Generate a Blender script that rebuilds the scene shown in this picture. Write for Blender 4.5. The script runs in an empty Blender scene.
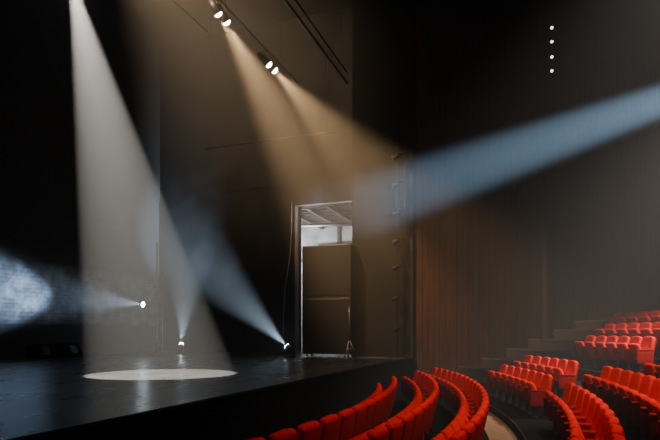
import bpy, bmesh, math, random
from mathutils import Vector, Matrix
random.seed(4)
scene = bpy.context.scene
col = scene.collection
PI = math.pi

# ------------------------------------------------------------------ materials
def mat(name, color, rough=0.6, metal=0.0, spec=0.5, emis=None, estr=0.0, coat=0.0):
    m = bpy.data.materials.new(name); m.use_nodes = True
    b = m.node_tree.nodes["Principled BSDF"]
    b.inputs["Base Color"].default_value = (*color, 1)
    b.inputs["Roughness"].default_value = rough
    b.inputs["Metallic"].default_value = metal
    b.inputs["Specular IOR Level"].default_value = spec
    if emis:
        b.inputs["Emission Color"].default_value = (*emis, 1)
        b.inputs["Emission Strength"].default_value = estr
    return m

def noisy(name, c1, c2, scale=(1, 1, 1), nscale=5.0, detail=6, rough=(0.5, 0.8), bump=0.2, spec=0.4, lo=0.35, hi=0.65):
    m = mat(name, c1, 0.6, spec=spec)
    nt = m.node_tree; N = nt.nodes; L = nt.links; b = N["Principled BSDF"]
    tc = N.new("ShaderNodeTexCoord"); mp = N.new("ShaderNodeMapping"); mp.inputs["Scale"].default_value = scale
    n = N.new("ShaderNodeTexNoise"); n.inputs["Scale"].default_value = nscale; n.inputs["Detail"].default_value = detail
    r = N.new("ShaderNodeValToRGB")
    r.color_ramp.elements[0].position = lo; r.color_ramp.elements[1].position = hi
    r.color_ramp.elements[0].color = (*c1, 1); r.color_ramp.elements[1].color = (*c2, 1)
    mr = N.new("ShaderNodeMapRange"); mr.inputs["To Min"].default_value = rough[0]; mr.inputs["To Max"].default_value = rough[1]
    bp = N.new("ShaderNodeBump"); bp.inputs["Strength"].default_value = bump; bp.inputs["Distance"].default_value = 0.02
    L.new(tc.outputs["Object"], mp.inputs[0]); L.new(mp.outputs[0], n.inputs["Vector"])
    L.new(n.outputs["Fac"], r.inputs[0]); L.new(r.outputs[0], b.inputs["Base Color"])
    L.new(n.outputs["Fac"], mr.inputs["Value"]); L.new(mr.outputs[0], b.inputs["Roughness"])
    L.new(n.outputs["Fac"], bp.inputs["Height"]); L.new(bp.outputs[0], b.inputs["Normal"])
    return m

M_stage = noisy("stage_black_floor", (0.020, 0.019, 0.018), (0.032, 0.031, 0.030), (1, 0.35, 1), 2.0, 8, (0.24, 0.32), 0.006)
M_black = mat("black_paint", (0.003, 0.003, 0.0033), 0.9, spec=0.08)
M_blackwall = noisy("black_wall_paint", (0.0025, 0.0025, 0.0025), (0.007, 0.0065, 0.0065), (1, 1, 1), 1.2, 6, (0.7, 0.9), 0.1, 0.1)
M_velvet = mat("black_velvet", (0.002, 0.002, 0.002), 1.0, spec=0.02)
M_metal = mat("black_metal", (0.015, 0.015, 0.017), 0.5, 0.6)
M_steel = mat("steel_pipe", (0.14, 0.14, 0.15), 0.5, 0.8)
M_red = noisy("red_velvet", (0.62, 0.0075, 0.006), (0.80, 0.017, 0.011), (1, 1, 1), 25, 4, (0.9, 1.0), 0.1, 0.03)
M_redshell = mat("red_seat_shell", (0.30, 0.005, 0.004), 0.85, spec=0.05)
M_wood = noisy("dark_wood_planks", (0.018, 0.0068, 0.0038), (0.052, 0.021, 0.011), (6, 6, 0.35), 3.0, 8, (0.5, 0.75), 0.1, 0.15)
M_tan = noisy("wooden_aisle_boards", (0.20, 0.11, 0.06), (0.34, 0.19, 0.10), (3, 3, 1), 4.0, 6, (0.4, 0.6), 0.1)
M_edge = mat("step_nosing", (0.02, 0.012, 0.009), 0.6)
M_step = noisy("dark_carpet", (0.004, 0.0038, 0.0038), (0.010, 0.009, 0.008), (1, 1, 1), 20, 4, (0.9, 1.0), 0.2, 0.05)
M_room = noisy("grey_plaster", (0.20, 0.20, 0.21), (0.45, 0.44, 0.43), (1, 1, 1), 1.2, 6, (0.8, 0.95), 0.1)
M_beam = mat("roof_timber", (0.035, 0.03, 0.028), 0.8)
def lens(name, c, s): return mat(name, (0.8, 0.8, 0.8), 0.3, emis=c, estr=s)
M_lw = lens("lens_warm", (1, 0.76, 0.48), 60)
M_lc = lens("lens_cool", (0.75, 0.9, 1), 60)
M_dot = lens("lens_small", (1, 0.82, 0.55), 4)

# peeling old brick back wall
M_brick = mat("old_brick", (0.05, 0.05, 0.06), 0.85)
nt = M_brick.node_tree; N = nt.nodes; L = nt.links
tc = N.new("ShaderNodeTexCoord")
sx = N.new("ShaderNodeSeparateXYZ"); cx = N.new("ShaderNodeCombineXYZ")
L.new(tc.outputs["Object"], sx.inputs[0]); L.new(sx.outputs["Y"], cx.inputs["X"]); L.new(sx.outputs["Z"], cx.inputs["Y"])
bk = N.new("ShaderNodeTexBrick"); bk.inputs["Scale"].default_value = 1.6
bk.inputs["Color1"].default_value = (0.07, 0.07, 0.082, 1); bk.inputs["Color2"].default_value = (0.13, 0.13, 0.15, 1); bk.inputs["Mortar"].default_value = (0.03, 0.03, 0.036, 1)
n = N.new("ShaderNodeTexNoise"); n.inputs["Scale"].default_value = 1.7; n.inputs["Detail"].default_value = 10; n.inputs["Roughness"].default_value = 0.62
r = N.new("ShaderNodeValToRGB"); r.color_ramp.elements[0].position = 0.45; r.color_ramp.elements[1].position = 0.68
mxp = N.new("ShaderNodeMixRGB"); mxp.inputs[2].default_value = (0.28, 0.30, 0.34, 1)
L.new(cx.outputs[0], bk.inputs["Vector"]); L.new(tc.outputs["Object"], n.inputs["Vector"]); L.new(n.outputs["Fac"], r.inputs[0])
L.new(r.outputs[0], mxp.inputs[0]); L.new(bk.outputs["Color"], mxp.inputs[1])
# lit band painted into the wall colour, shade darkened in above and below
mr = N.new("ShaderNodeMapRange"); mr.inputs["From Min"].default_value = 4.5; mr.inputs["From Max"].default_value = 4.9; mr.inputs["To Min"].default_value = 1; mr.inputs["To Max"].default_value = 0.0
mr2 = N.new("ShaderNodeMapRange"); mr2.inputs["From Min"].default_value = 2.3; mr2.inputs["From Max"].default_value = 2.5
mu = N.new("ShaderNodeMath"); mu.operation = 'MULTIPLY'
mx = N.new("ShaderNodeMixRGB"); mx.inputs[1].default_value = (0.020, 0.020, 0.022, 1)
L.new(sx.outputs["Z"], mr.inputs["Value"]); L.new(sx.outputs["Z"], mr2.inputs["Value"])
L.new(mr.outputs[0], mu.inputs[0]); L.new(mr2.outputs[0], mu.inputs[1])
L.new(mu.outputs[0], mx.inputs[0]); L.new(mxp.outputs[0], mx.inputs[2]); L.new(mx.outputs[0], N["Principled BSDF"].inputs["Base Color"])
bp = N.new("ShaderNodeBump"); bp.inputs["Strength"].default_value = 0.6; bp.inputs["Distance"].default_value = 0.03
L.new(bk.outputs["Fac"], bp.inputs["Height"]); L.new(bp.outputs[0], N["Principled BSDF"].inputs["Normal"])

# ------------------------------------------------------------------ mesh builder
class MB:
    def __init__(s): s.bm = bmesh.new(); s.mats = []
    def mi(s, m):
        if m not in s.mats: s.mats.append(m)
        return s.mats.index(m)
    def add(s, verts, faces, m, smooth=False):
        i = s.mi(m); vs = [s.bm.verts.new(v) for v in verts]
        for f in faces:
            try:
                fc = s.bm.faces.new([vs[k] for k in f]); fc.material_index = i; fc.smooth = smooth
            except ValueError: pass
    def box(s, lo, hi, m, M=None):
        x0, y0, z0 = lo; x1, y1, z1 = hi
        v = [Vector(p) for p in [(x0,y0,z0),(x1,y0,z0),(x1,y1,z0),(x0,y1,z0),(x0,y0,z1),(x1,y0,z1),(x1,y1,z1),(x0,y1,z1)]]
        if M: v = [M @ p for p in v]
        s.add(v, [(0,3,2,1),(4,5,6,7),(0,1,5,4),(1,2,6,5),(2,3,7,6),(3,0,4,7)], m)
    def tube(s, a, b, r0, m, r1=None, seg=10, cap=True):
        a = Vector(a); b = Vector(b); r1 = r0 if r1 is None else r1
        q = (b - a).to_track_quat('Z', 'Y'); v = []
        for p, rr in ((a, r0), (b, r1)):
            for k in range(seg):
                t = 2*PI*k/seg; v.append(p + q @ Vector((rr*math.cos(t), rr*math.sin(t), 0)))
        f = [(k, (k+1) % seg, seg+(k+1) % seg, seg+k) for k in range(seg)]
        s.add(v, f, m, True)
        if cap:
            s.add(v[:seg], [tuple(range(seg))[::-1]], m); s.add(v[seg:], [tuple(range(seg))], m)
    def rbox(s, hx, hy, hz, r, m, fn=None):
        def ax(h):
            c = h - r
            return [-h, -h+0.35*r, -c, -c*0.33, c*0.33, c, h-0.35*r, h]
        A = [ax(hx), ax(hy), ax(hz)]; H = (hx, hy, hz)
        for d in range(3):
            e, g = [k for k in range(3) if k != d]
            for sg in (-1, 1):
                vs = []
                for a in A[e]:
                    for b in A[g]:
                        p = [0, 0, 0]; p[d] = sg*H[d]; p[e] = a; p[g] = b
                        p = Vector(p)
                        q = Vector([max(-(H[k]-r), min(H[k]-r, p[k])) for k in range(3)])
                        dd = p - q
                        p = q + dd.normalized()*r
                        if fn: p = fn(p)
                        vs.append(p)
                n_ = len(A[g]); fs = []
                for i in range(len(A[e])-1):
                    for j in range(n_-1):
                        f = (i*n_+j, (i+1)*n_+j, (i+1)*n_+j+1, i*n_+j+1)
                        flip = (sg > 0) == (d == 1)
                        fs.append(f[::-1] if flip else f)
                s.add(vs, fs, m, True)
    def done(s, name, parent=None, mesh_only=False):
        bmesh.ops.remove_doubles(s.bm, verts=s.bm.verts, dist=0.0004)
        bmesh.ops.recalc_face_normals(s.bm, faces=s.bm.faces)
        me = bpy.data.meshes.new(name); s.bm.to_mesh(me); s.bm.free()
        for m in s.mats: me.materials.append(m)
        if mesh_only: return me
        o = bpy.data.objects.new(name, me); col.objects.link(o)
        if parent: o.parent = parent
        return o

def simple_box(name, lo, hi, m):
    b = MB(); b.box(lo, hi, m); return b.done(name)

# ------------------------------------------------------------------ layout (metres). Stage edge runs along +Y at X=-4.47
SE = -4.47; SZ = 1.05
CX, CY = -22.0, 8.0       # centre of the seating arcs
WA = Vector((-4.3, 21.4)); WB = Vector((12.0, 32.0))   # flared auditorium side wall
wd = (WB-WA).normalized(); wn = Vector((wd.y, -wd.x))  # inward normal

# shell
simple_box("floor", (SE+0.0, -14, -0.3), (16, 34, 0.0), M_step)
b = MB()
b.box((-18.39, -10, 0.0), (SE, 21.39, SZ), M_stage)
b.box((-18.39, 21.39, 0.0), (-6.96, 23.99, SZ), M_stage)
b.box((SE-0.02, -10, 0.0), (SE+0.04, 21.35, SZ-0.04), M_black)
b.box((SE-0.10, -10, SZ-0.04), (SE+0.07, 21.35, SZ+0.004), M_black)
b.done("stage_platform")
simple_box("wall_stage_back", (-18.8, -14, -0.3), (-18.4, 30, 17), M_brick)
# stage side wall with dock opening
b = MB()
OX0, OX1, OZ = -10.5, -7.15, 8.0
b.box((-18.4, 24, -0.3), (OX0, 24.4, 17), M_blackwall)
b.box((OX1, 24, -0.3), (-6.95, 24.4, 17), M_blackwall)
b.box((OX0, 24, OZ), (OX1, 24.4, 17), M_blackwall)
b.box((OX0, 24, -0.3), (OX1, 24.4, SZ), M_blackwall)
b.done("wall_stage_side")
b = MB()
for x0, x1 in ((OX0-0.12, OX0+0.02), (OX1-0.02, OX1+0.08)):
    b.box((x0, 23.9, SZ), (x1, 24.0, OZ+0.05), M_steel)
b.box((OX0-0.12, 23.9, OZ-0.0), (OX1+0.08, 24.0, OZ+0.05), M_steel)
b.done("trim_1")
# proscenium wing
b = MB()
b.box((-6.95, 21.4, 0.0), (-4.3, 24.4, 17), M_velvet)
b.box((-4.55, 21.3, SZ), (-4.42, 21.4, 14), M_black)
b.done("wall_proscenium")
# dock room
b = MB()
b.box((-14, 30, 0), (-3, 30.3, 9), M_room)
b.box((-14.2, 24.4, 0), (-14, 30.3, 9), M_room)
b.box((-4.0, 24.4, 0), (-3.8, 30.3, 9), M_room)
b.box((-14, 24.4, SZ-0.2), (-4.0, 30, SZ), M_stage)
b.box((-14.2, 24.4, 8.5), (-3.8, 30.3, 8.7), M_room)
for x in (-10.6, -9.3, -8.0, -6.7): b.box((x, 29.85, SZ), (x+0.16, 30, 8.5), M_beam)
b.box((-14, 29.85, 6.2), (-4, 30, 6.4), M_beam)
b.done("wall_dock_room")
b = MB()
for k in range(8):
    y = 24.7+k*0.68; b.box((-14, y, 8.2), (-4, y+0.14, 8.5), M_beam)
for x in (-11.5, -10.4, -9.3, -8.2, -7.1, -6.0): b.box((x, 24.5, 8.0), (x+0.12, 29.8, 8.2), M_beam)
b.tube((-12, 26.2, 7.6), (-5, 27.8, 7.6), 0.09, M_steel)
b.tube((-12, 29.0, 6.9), (-5, 28.6, 6.9), 0.06, M_beam)
b.done("roof_beams")
# scaffold ladder seen in the dock room
b = MB()
for x in (-10.15, -9.75): b.tube((x, 25.2, SZ), (x, 25.2, 5.6), 0.03, M_steel)
for k in range(15): b.tube((-10.15, 25.2, SZ+0.25+k*0.3), (-9.75, 25.2, SZ+0.25+k*0.3), 0.02, M_steel, seg=6)
b.box((-10.25, 25.0, SZ), (-9.65, 25.4, SZ+0.04), M_metal)
b.done("scaffold_ladder")
# auditorium side wall - vertical planks
b = MB()
def wpt(s, off, z): p = WA + wd*s + wn*off; return Vector((p.x, p.y, z))
def wbox(s0, s1, o0, o1, z0, z1, m):
    v = [wpt(s0,o0,z0), wpt(s1,o0,z0), wpt(s1,o1,z0), wpt(s0,o1,z0), wpt(s0,o0,z1), wpt(s1,o0,z1), wpt(s1,o1,z1), wpt(s0,o1,z1)]
    b.add(v, [(0,3,2,1),(4,5,6,7),(0,1,5,4),(1,2,6,5),(2,3,7,6),(3,0,4,7)], m)
wbox(0, 19.5, -0.4, 0, -0.3, 17, M_black)
s = 0.0; k = 0
while s < 19:
    w = 0.24
    if not (5.55 < s+w/2 < 6.0):
        off = 0.03+random.random()*0.02
        wbox(s+0.012, s+w-0.012, 0, off, 0, 15, M_wood)
    s += w
wbox(5.5, 5.95, 0, 0.35, 0, 16, M_black)
b.done("wall_right")
b = MB(); b.box((16, -14, -0.3), (16.4, 34, 17), M_blackwall); b.done("wall_house_rear")
b = MB(); b.box((-18.8, -14.4, -0.3), (16.4, -14, 17), M_blackwall); b.done("wall_left")
simple_box("ceiling", (-18.8, -14.4, 17), (16.4, 34, 17.3), M_black)

# ------------------------------------------------------------------ raked tiers
tiers = [(21.98, 23.0, 0.18), (23.0, 23.95, 0.42), (23.95, 24.95, 0.68), (24.95, 26.0, 1.0), (26.0, 27.0, 1.38), (27.0, 28.0, 1.76), (28.0, 29.0, 2.14), (29, 33, 2.5)]
def inside(r, t):
    p = Vector((CX+r*math.cos(t), CY+r*math.sin(t))) - WA
    return p.dot(wn) > 0.06
def tmax(r):
    t = 0.3
    while inside(r, t+0.004): t += 0.004
    return t
def arc_slab(b, r0, r1, z0, z1, t0, t1a, t1b, m, n=60):
    v = []
    for i in range(n+1):
        f = i/n
        ta = t0+(t1a-t0)*f; tb = t0+(t1b-t0)*f
        for r, t in ((r0, ta), (r1, tb)):
            for z in (z0, z1): v.append((CX+r*math.cos(t), CY+r*math.sin(t), z))
    fs = []
    for i in range(n):
        a = i*4; c = a+4
        fs += [(a+1, c+1, c+3, a+3), (a, a+2, c+2, c), (a, c, c+1, a+1), (a+2, a+3, c+3, c+2)]
    fs += [(0, 1, 3, 2), (n*4, n*4+2, n*4+3, n*4+1)]
    b.add(v, fs, m)
b = MB()
for r0, r1, z in tiers:
    arc_slab(b, r0, r1, 0.0, z, -0.6, tmax(r0), tmax(r1), M_step)
    arc_slab(b, r0-0.012, r0+0.02, z-0.02, z+0.004, -0.6, tmax(r0), tmax(r0), M_edge)
b.done("seating_tiers")
b = MB()
arc_slab(b, 21.40, 21.965, 0.0, 0.012, -0.6, tmax(21.7), tmax(21.9), M_tan, 80)
b.done("aisle_floor_boards")

# ------------------------------------------------------------------ theatre seat
def seat_mesh():
    b = MB()
    rec = Matrix.Translation((0, -0.20, 0.40)) @ Matrix.Rotation(math.radians(12), 4, 'X')
    def fb(p):
        q = p.copy()
        if q.z > 0: q.x *= 1 - 0.08*(q.z/0.30)**2
        q.z += 0.27 - 0.03*(p.x/0.25)**2*(1 if p.z > 0 else 0)
        q.y += 0.35*p.x*p.x
        return rec @ q
    b.rbox(0.258, 0.055, 0.29, 0.045, M_red, fb)
    def fs(p):
        q = p.copy(); q.y += 0.3*p.x*p.x
        return rec @ (q + Vector((0, -0.055, 0.25)))
    b.rbox(0.24, 0.018, 0.25, 0.015, M_redshell, fs)
    # tipped-up seat cushion
    tip = Matrix.Translation((0, -0.05, 0.40)) @ Matrix.Rotation(math.radians(66), 4, 'X')
    def ft(p):
        q = p.copy(); q.y += 0.17; q.z += 0.02*(1-(p.x/0.24)**2)
        return tip @ q
    b.rbox(0.235, 0.22, 0.05, 0.04, M_red, ft)
    # side standards and arm pads
    for sx in (-0.275, 0.275):
        b.box((sx-0.014, -0.24, 0.0), (sx+0.014, -0.02, 0.30), M_metal)
        def fa(p, sx=sx): return p + Vector((sx, -0.05, 0.44))
        b.rbox(0.018, 0.20, 0.16, 0.014, M_redshell, fa)
        def fp(p, sx=sx): return p + Vector((sx, -0.04, 0.61))
        b.rbox(0.026, 0.20, 0.018, 0.014, M_redshell, fp)
        b.box((sx-0.03, -0.26, 0.0), (sx+0.03, 0.06, 0.02), M_metal)
    b.box((-0.26, -0.13, 0.36), (0.26, -0.09, 0.40), M_metal)
    return b.done("theater_seat", mesh_only=True)
SM = seat_mesh()
def add_row(r, z, y0, y1):
    t0 = math.asin((y0-CY)/r); t1 = math.asin((y1-CY)/r); dt = 0.60/r
    n = int((t1-t0)/dt)
    for i in range(n+1):
        t = t1-i*dt
        o = bpy.data.objects.new("theater_seat", SM); col.objects.link(o)
        o.location = (CX+r*math.cos(t), CY+r*math.sin(t), z); o.rotation_euler = (0, 0, t+PI/2)
add_row(19.2, 0.0, 2.5, 13.4)
add_row(20.1, 0.0, 2.5, 15.6)
add_row(21.0, 0.0, 2.5, 17.3)
add_row(22.55, 0.18, 3.6, 10.9); add_row(22.55, 0.18, 12.3, 16.3)
add_row(23.5, 0.42, 3.6, 12.2); add_row(23.5, 0.42, 13.9, 17.2)
add_row(24.5, 0.68, 5.0, 12.0)
add_row(25.5, 1.0, 8.5, 11.5); add_row(26.5, 1.38, 8.5, 11.5)
add_row(25.5, 1.0, 14.9, 18.2); add_row(26.5, 1.38, 14.5, 19.2); add_row(27.5, 1.76, 14.5, 20.6)

# ------------------------------------------------------------------ lamps
def lantern(name, pos, aim, power, color, half_deg, lensmat, blend=0.15, size=0.16, radius=0.06, hang=None, stand=None, dome=0.0):
    root = bpy.data.objects.new(name, None); col.objects.link(root); root.location = pos
    P = Vector(pos); d = (Vector(aim)-P).normalized(); q = d.to_track_quat('-Z', 'Y')
    b = MB(); D = d
    side = q @ Vector((1, 0, 0))
    b.tube(-D*0.42, -D*0.02, size*0.8, M_metal, size*1.05, 20)
    b.tube(-D*0.52, -D*0.42, size*0.45, M_metal, size*0.8, 16)
    b.tube(-D*0.02, D*0.02, size*1.12, M_metal, size*1.12, 20, cap=False)
    b.tube(-D*0.015, D*(0.0+dome*0.5), size*0.95, lensmat, size*0.9, 20)
    if dome: b.tube(D*dome*0.5, D*dome, size*0.9, lensmat, size*0.5, 20)
    up = Vector((0, 0, 1)) if stand is None else Vector((0, 0, -1))
    a = -D*0.2
    top = a+up*0.38
    for sg in (-1, 1):
        b.tube(a+side*sg*size*1.2, top+side*sg*size*1.0, 0.014, M_metal, seg=6)
    b.tube(top-side*size, top+side*size, 0.014, M_metal, seg=6)
    if hang: b.tube(top, Vector((top.x, top.y, hang-P.z)), 0.02, M_metal, seg=6)
    if stand is not None:
        foot = Vector((top.x, top.y, stand-P.z))
        if top.z-foot.z > 0.5:
            b.tube(top, foot+Vector((0,0,0.3)), 0.022, M_metal, seg=8)
            for k in range(3):
                t = k*2*PI/3; b.tube(foot+Vector((0,0,0.5)), foot+Vector((0.45*math.cos(t), 0.45*math.sin(t), 0.012)), 0.014, M_metal, seg=6)
        else:
            b.box(foot+Vector((-0.18,-0.18,0)), foot+Vector((0.18,0.18,0.04)), M_metal)
            b.tube(top, foot+Vector((0,0,0.02)), 0.03, M_metal, seg=6)
    b.done("housing", root)
    if power:
        ld = bpy.data.lights.new(name+"_light", 'SPOT'); ld.energy = power; ld.color = color
        ld.spot_size = math.radians(half_deg*2); ld.spot_blend = blend; ld.shadow_soft_size = radius
        lo = bpy.data.objects.new("lamp", ld); col.objects.link(lo); lo.parent = root
        lo.location = D*(0.09+dome); lo.rotation_mode = 'QUATERNION'; lo.rotation_quaternion = q
    return root

cool = (0.60, 0.80, 1.0); warm = (1.0, 0.62, 0.30)
# overhead profile making the pool on the stage
lantern("stage_spotlight", (-10.35, 10.1, 10.7), (-8.35, 10.9, SZ), 88000, (1.0, 0.94, 0.85), 10.0, M_lc, 0.12, hang=12.2)
# warm pairs on the far lighting bar
for y in (14.5, 14.98):
    lantern("stage_spotlight", (-9.0, y, 11.75), (-7.3, y+4.2, 7.0), 24000, warm, 18, M_lw, 1.0, size=0.13, hang=12.2, dome=0.10)
for y in (17.9, 18.38):
    lantern("stage_spotlight", (-9.0, y, 11.75), (-5.9, y+2.6, 8.1), 20000, warm, 19, M_lw, 1.0, size=0.13, hang=12.2, dome=0.10)
# wide warm fill added out of view to brighten the upper haze
lantern("haze_fill", (-9.0, 9.6, 11.75), (-10.2, 19, 12.0), 15000, (1.0, 0.68, 0.40), 32, M_lw, 1.0, size=0.15, hang=12.2)
# floor lamps
lantern("floor_spotlight", (-9.15, 19.85, SZ+0.42), (-16.2, 23.7, 6.1), 24000, cool, 14, M_lc, 0.9, size=0.12, stand=SZ, dome=0.08)
lantern("floor_spotlight", (-15.3, 21.5, SZ+0.42), (-16.1, 23.3, 6.2), 12000, cool, 20, M_lc, 1.0, size=0.12, stand=SZ, dome=0.08)
lantern("stand_spotlight", (-16.65, 20.5, 3.3), (-18.1, 13.6, 3.6), 13000, (0.50, 0.72, 1.0), 17, M_lc, 1.0, size=0.13, stand=SZ)
# front of house beam
lantern("followspot", (4.77, 8.2, 5.9), (-6.3, 21.4, 7.15), 190000, (0.42, 0.70, 1.0), 5.2, M_lc, 0.8, hang=16.9)

# lighting bars
b = MB()
b.tube((-9.0, 2, 12.2), (-9.0, 20.5, 12.2), 0.03, M_metal)
b.tube((-6.5, 2, 11.3), (-6.5, 19.4, 11.3), 0.05, M_steel); b.tube((-6.5, 2, 11.7), (-6.5, 19.4, 11.7), 0.03, M_metal)
b.tube((-10.35, 4, 12.2), (-10.35, 16, 12.2), 0.03, M_metal)
b.tube((-13, 20, 9.8), (-7.2, 20, 9.8), 0.03, M_metal)
for y in (4, 9, 14, 19):
    for x, z in ((-9.0, 12.2), (-6.5, 11.7), (-10.35, 12.2)):
        if x == -10.35 and y > 16: continue
        b.tube((x, y, z), (x, y, 16.99), 0.008, M_metal, seg=5)
for x in (-12.8, -7.5): b.tube((x, 20, 9.8), (x, 20, 16.99), 0.008, M_metal, seg=5)
b.done("lighting_bars")

# boom with side lights by the proscenium
b = MB()
bx, by = -4.85, 21.1
for dx in (-0.15, 0.15):
    b.tube((bx+dx, by, SZ+0.01), (bx+dx, by, 10), 0.02, M_black)
z = 1.4
while z < 10:
    b.tube((bx-0.15, by, z), (bx+0.15, by, z), 0.012, M_black, seg=6); z += 0.4
for z in (2.2, 3.4, 4.6, 5.6, 6.7, 7.8, 8.9):
    b.tube((bx-0.05, by-0.1, z), (bx-0.3, by-0.2, z-0.1), 0.07, M_black, 0.09, 14)
    b.box((bx-0.15, by-0.15, z+0.10), (bx+0.1, by-0.02, z+0.14), M_black)
b.box((bx-0.4, by-0.25, SZ+0.005), (bx+0.3, by+0.15, SZ+0.05), M_black)
b.done("lighting_boom")

# vertical strip of four little lamps near the wall, hung from ceiling
b = MB()
lx, ly = 0.67, 21.5
b.tube((lx, ly, 11.2), (lx, ly, 16.99), 0.02, M_metal, seg=8)
for z in (11.45, 11.95, 12.5, 13.0):
    b.tube((lx, ly-0.05, z), (lx-0.05, ly-0.22, z-0.03), 0.055, M_metal, 0.065, 12)
    b.tube((lx-0.05, ly-0.225, z-0.03), (lx-0.052, ly-0.23, z-0.031), 0.05, M_dot, seg=12)
b.done("lamp_strip")

# equipment tower (tall black speaker / case stack)
b = MB()
x0, x1, y0, y1 = -8.78, -6.72, 20.5, 21.3
zz = SZ+0.12
for h in (2.2, 2.15):
    b.box((x0+0.02, y0+0.02, zz+0.02), (x1-0.02, y1-0.02, zz+h-0.02), M_black)
    for xx in (x0, x1-0.06):
        for yy in (y0, y1-0.06): b.box((xx, yy, zz), (xx+0.06, yy+0.06, zz+h), M_black)
    for yy in (y0, y1-0.06):
        for q in (zz, zz+h-0.05): b.box((x0, yy, q), (x1, yy+0.06, q+0.05), M_metal)
    b.box((x0+0.12, y0+0.0, zz+0.14), (x1-0.12, y0+0.03, zz+h-0.14), M_black)
    zz += h
for xx in (x0+0.15, x1-0.15):
    for yy in (y0+0.15, y1-0.15):
        b.tube((xx-0.02, yy, SZ+0.06), (xx+0.02, yy, SZ+0.06), 0.06, M_metal, seg=12)
        b.box((xx-0.03, yy-0.03, SZ+0.06), (xx+0.03, yy+0.03, SZ+0.13), M_metal)
b.done("speaker_tower")

# tripod stand by tower
b = MB()
tx, ty = -6.65, 20.1
b.tube((tx, ty, SZ+0.3), (tx, ty, SZ+2.0), 0.022, M_metal)
for k in range(3):
    t = k*2*PI/3+0.4; b.tube((tx, ty, SZ+0.7), (tx+0.35*math.cos(t), ty+0.35*math.sin(t), SZ+0.01), 0.015, M_steel, seg=6)
    b.tube((tx, ty, SZ+0.35), (tx+0.2*math.cos(t), ty+0.2*math.sin(t), SZ+0.32), 0.01, M_steel, seg=6)
b.done("tripod_stand")

# hanging cables near the opening
def cable(name, pts, r=0.015, m=M_metal):
    cu = bpy.data.curves.new(name, 'CURVE'); cu.dimensions = '3D'; cu.bevel_depth = r
    sp = cu.splines.new('BEZIER'); sp.bezier_points.add(len(pts)-1)
    for p, c in zip(sp.bezier_points, pts):
        p.co = c; p.handle_left_type = p.handle_right_type = 'AUTO'
    cu.materials.append(m)
    o = bpy.data.objects.new(name, cu); col.objects.link(o)
cable("hanging_cable", [(-10.75, 23.85, 8.2), (-10.8, 23.8, 6.0), (-11.1, 23.75, 3.6), (-11.15, 23.7, SZ+0.02)], 0.025, M_steel)
cable("hanging_cable", [(-15.9, 20.7, 8), (-15.9, 20.7, 5), (-15.9, 20.7, SZ+0.02)], 0.02, M_metal)
b = MB()
b.tube((-16.5, 21.3, SZ+0.01), (-16.5, 21.3, 6.2), 0.03, M_steel); b.tube((-16.2, 21.3, SZ+0.01), (-16.2, 21.3, 4.6), 0.02, M_steel)
for k in range(8): b.tube((-16.5, 21.3, SZ+0.4+k*0.4), (-16.2, 21.3, SZ+0.4+k*0.4), 0.012, M_steel, seg=6)
b.box((-16.7, 21.1, SZ+0.005), (-16.0, 21.5, SZ+0.05), M_metal)
b.done("rigging_ladder")
# stage monitors (low silhouettes against the back wall)
for (x, y) in ((-17.3, 15.6), (-17.6, 17.2)):
    b = MB(); v = [(-0.3,-0.4,0),(0.35,-0.4,0),(0.35,0.4,0),(-0.3,0.4,0),(-0.3,-0.4,0.5),(0.05,-0.4,0.55),(0.05,0.4,0.55),(-0.3,0.4,0.5)]
    b.add(v, [(0,3,2,1),(4,5,6,7),(0,1,5,4),(1,2,6,5),(2,3,7,6),(3,0,4,7)], M_black)
    b.tube((0.2,0,0.28),(0.235,0,0.30),0.2,M_metal,seg=18)
    o = b.done("stage_monitor"); o.location = (x, y, SZ+0.005)

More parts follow.
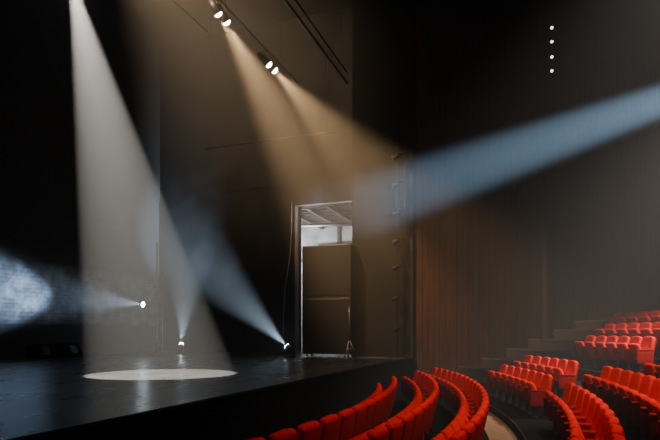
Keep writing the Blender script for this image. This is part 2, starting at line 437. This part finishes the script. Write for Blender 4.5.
# ------------------------------------------------------------------ added seat fill / room light
def area(name, loc, size, power, color, spread=PI, top=16.99, aim=None):
    root = bpy.data.objects.new(name, None); col.objects.link(root); root.location = loc
    ld = bpy.data.lights.new(name, 'AREA'); ld.energy = power; ld.color = color; ld.shape = 'DISK'; ld.size = size; ld.spread = spread
    o = bpy.data.objects.new("lamp", ld); col.objects.link(o); o.parent = root
    d = Vector((0, 0, -1)) if aim is None else (Vector(aim)-Vector(loc)).normalized()
    o.rotation_mode = 'QUATERNION'; o.rotation_quaternion = d.to_track_quat('-Z', 'Y')
    b = MB(); b.tube(-d*0.02, -d*0.25, size*0.55, M_metal, size*0.3, 20); b.tube(-d*0.25, (-d.x*.25, -d.y*.25, top-loc[2]), 0.015, M_metal, seg=6)
    b.done("housing", root)
area("seat_fill_light", (2.2, 7.2, 8.0), 0.6, 175, (1.0, 0.88, 0.76), math.radians(90), aim=(0.9, 9.2, 0.5))  # added lamp above the frame, brightens the near seats
area("seat_fill_light", (5.6, 13.6, 9.0), 0.6, 330, (1.0, 0.88, 0.76), math.radians(62), aim=(0.9, 15.8, 0.5))  # second added lamp, outside the frame, brightens the far seats
# bare work light in the dock room
root = bpy.data.objects.new("dock_work_light", None); col.objects.link(root); root.location = (-12.4, 26.5, 6.2)
ld = bpy.data.lights.new("dock_work_light", 'POINT'); ld.energy = 1400; ld.color = (0.90, 0.94, 1.0); ld.shadow_soft_size = 0.12
o = bpy.data.objects.new("lamp", ld); col.objects.link(o); o.parent = root
b = MB(); b.tube((0, 0, 0.14), (0, 0, 0.3), 0.06, M_metal, 0.04, 14); b.tube((0, 0, 0.3), (0, 0, 1.79), 0.01, M_metal, seg=6)
b.done("housing", root)

w = bpy.data.worlds.new("world"); scene.world = w; w.use_nodes = True
w.node_tree.nodes["Background"].inputs[0].default_value = (0.01, 0.012, 0.02, 1); w.node_tree.nodes["Background"].inputs[1].default_value = 0.1
# theatre haze in the air
vs = w.node_tree.nodes.new("ShaderNodeVolumeScatter")
vs.inputs["Density"].default_value = 0.0085; vs.inputs["Anisotropy"].default_value = 0.0
w.node_tree.links.new(vs.outputs[0], w.node_tree.nodes["World Output"].inputs["Volume"])

# ------------------------------------------------------------------ camera
cd = bpy.data.cameras.new("camera"); cd.lens = 30; cd.sensor_width = 36; cd.shift_y = 112/660; cd.clip_end = 200
cam = bpy.data.objects.new("camera", cd); col.objects.link(cam)
cam.location = (0, 0, 2.05); cam.rotation_euler = (PI/2, 0, math.radians(20.3))
scene.camera = cam
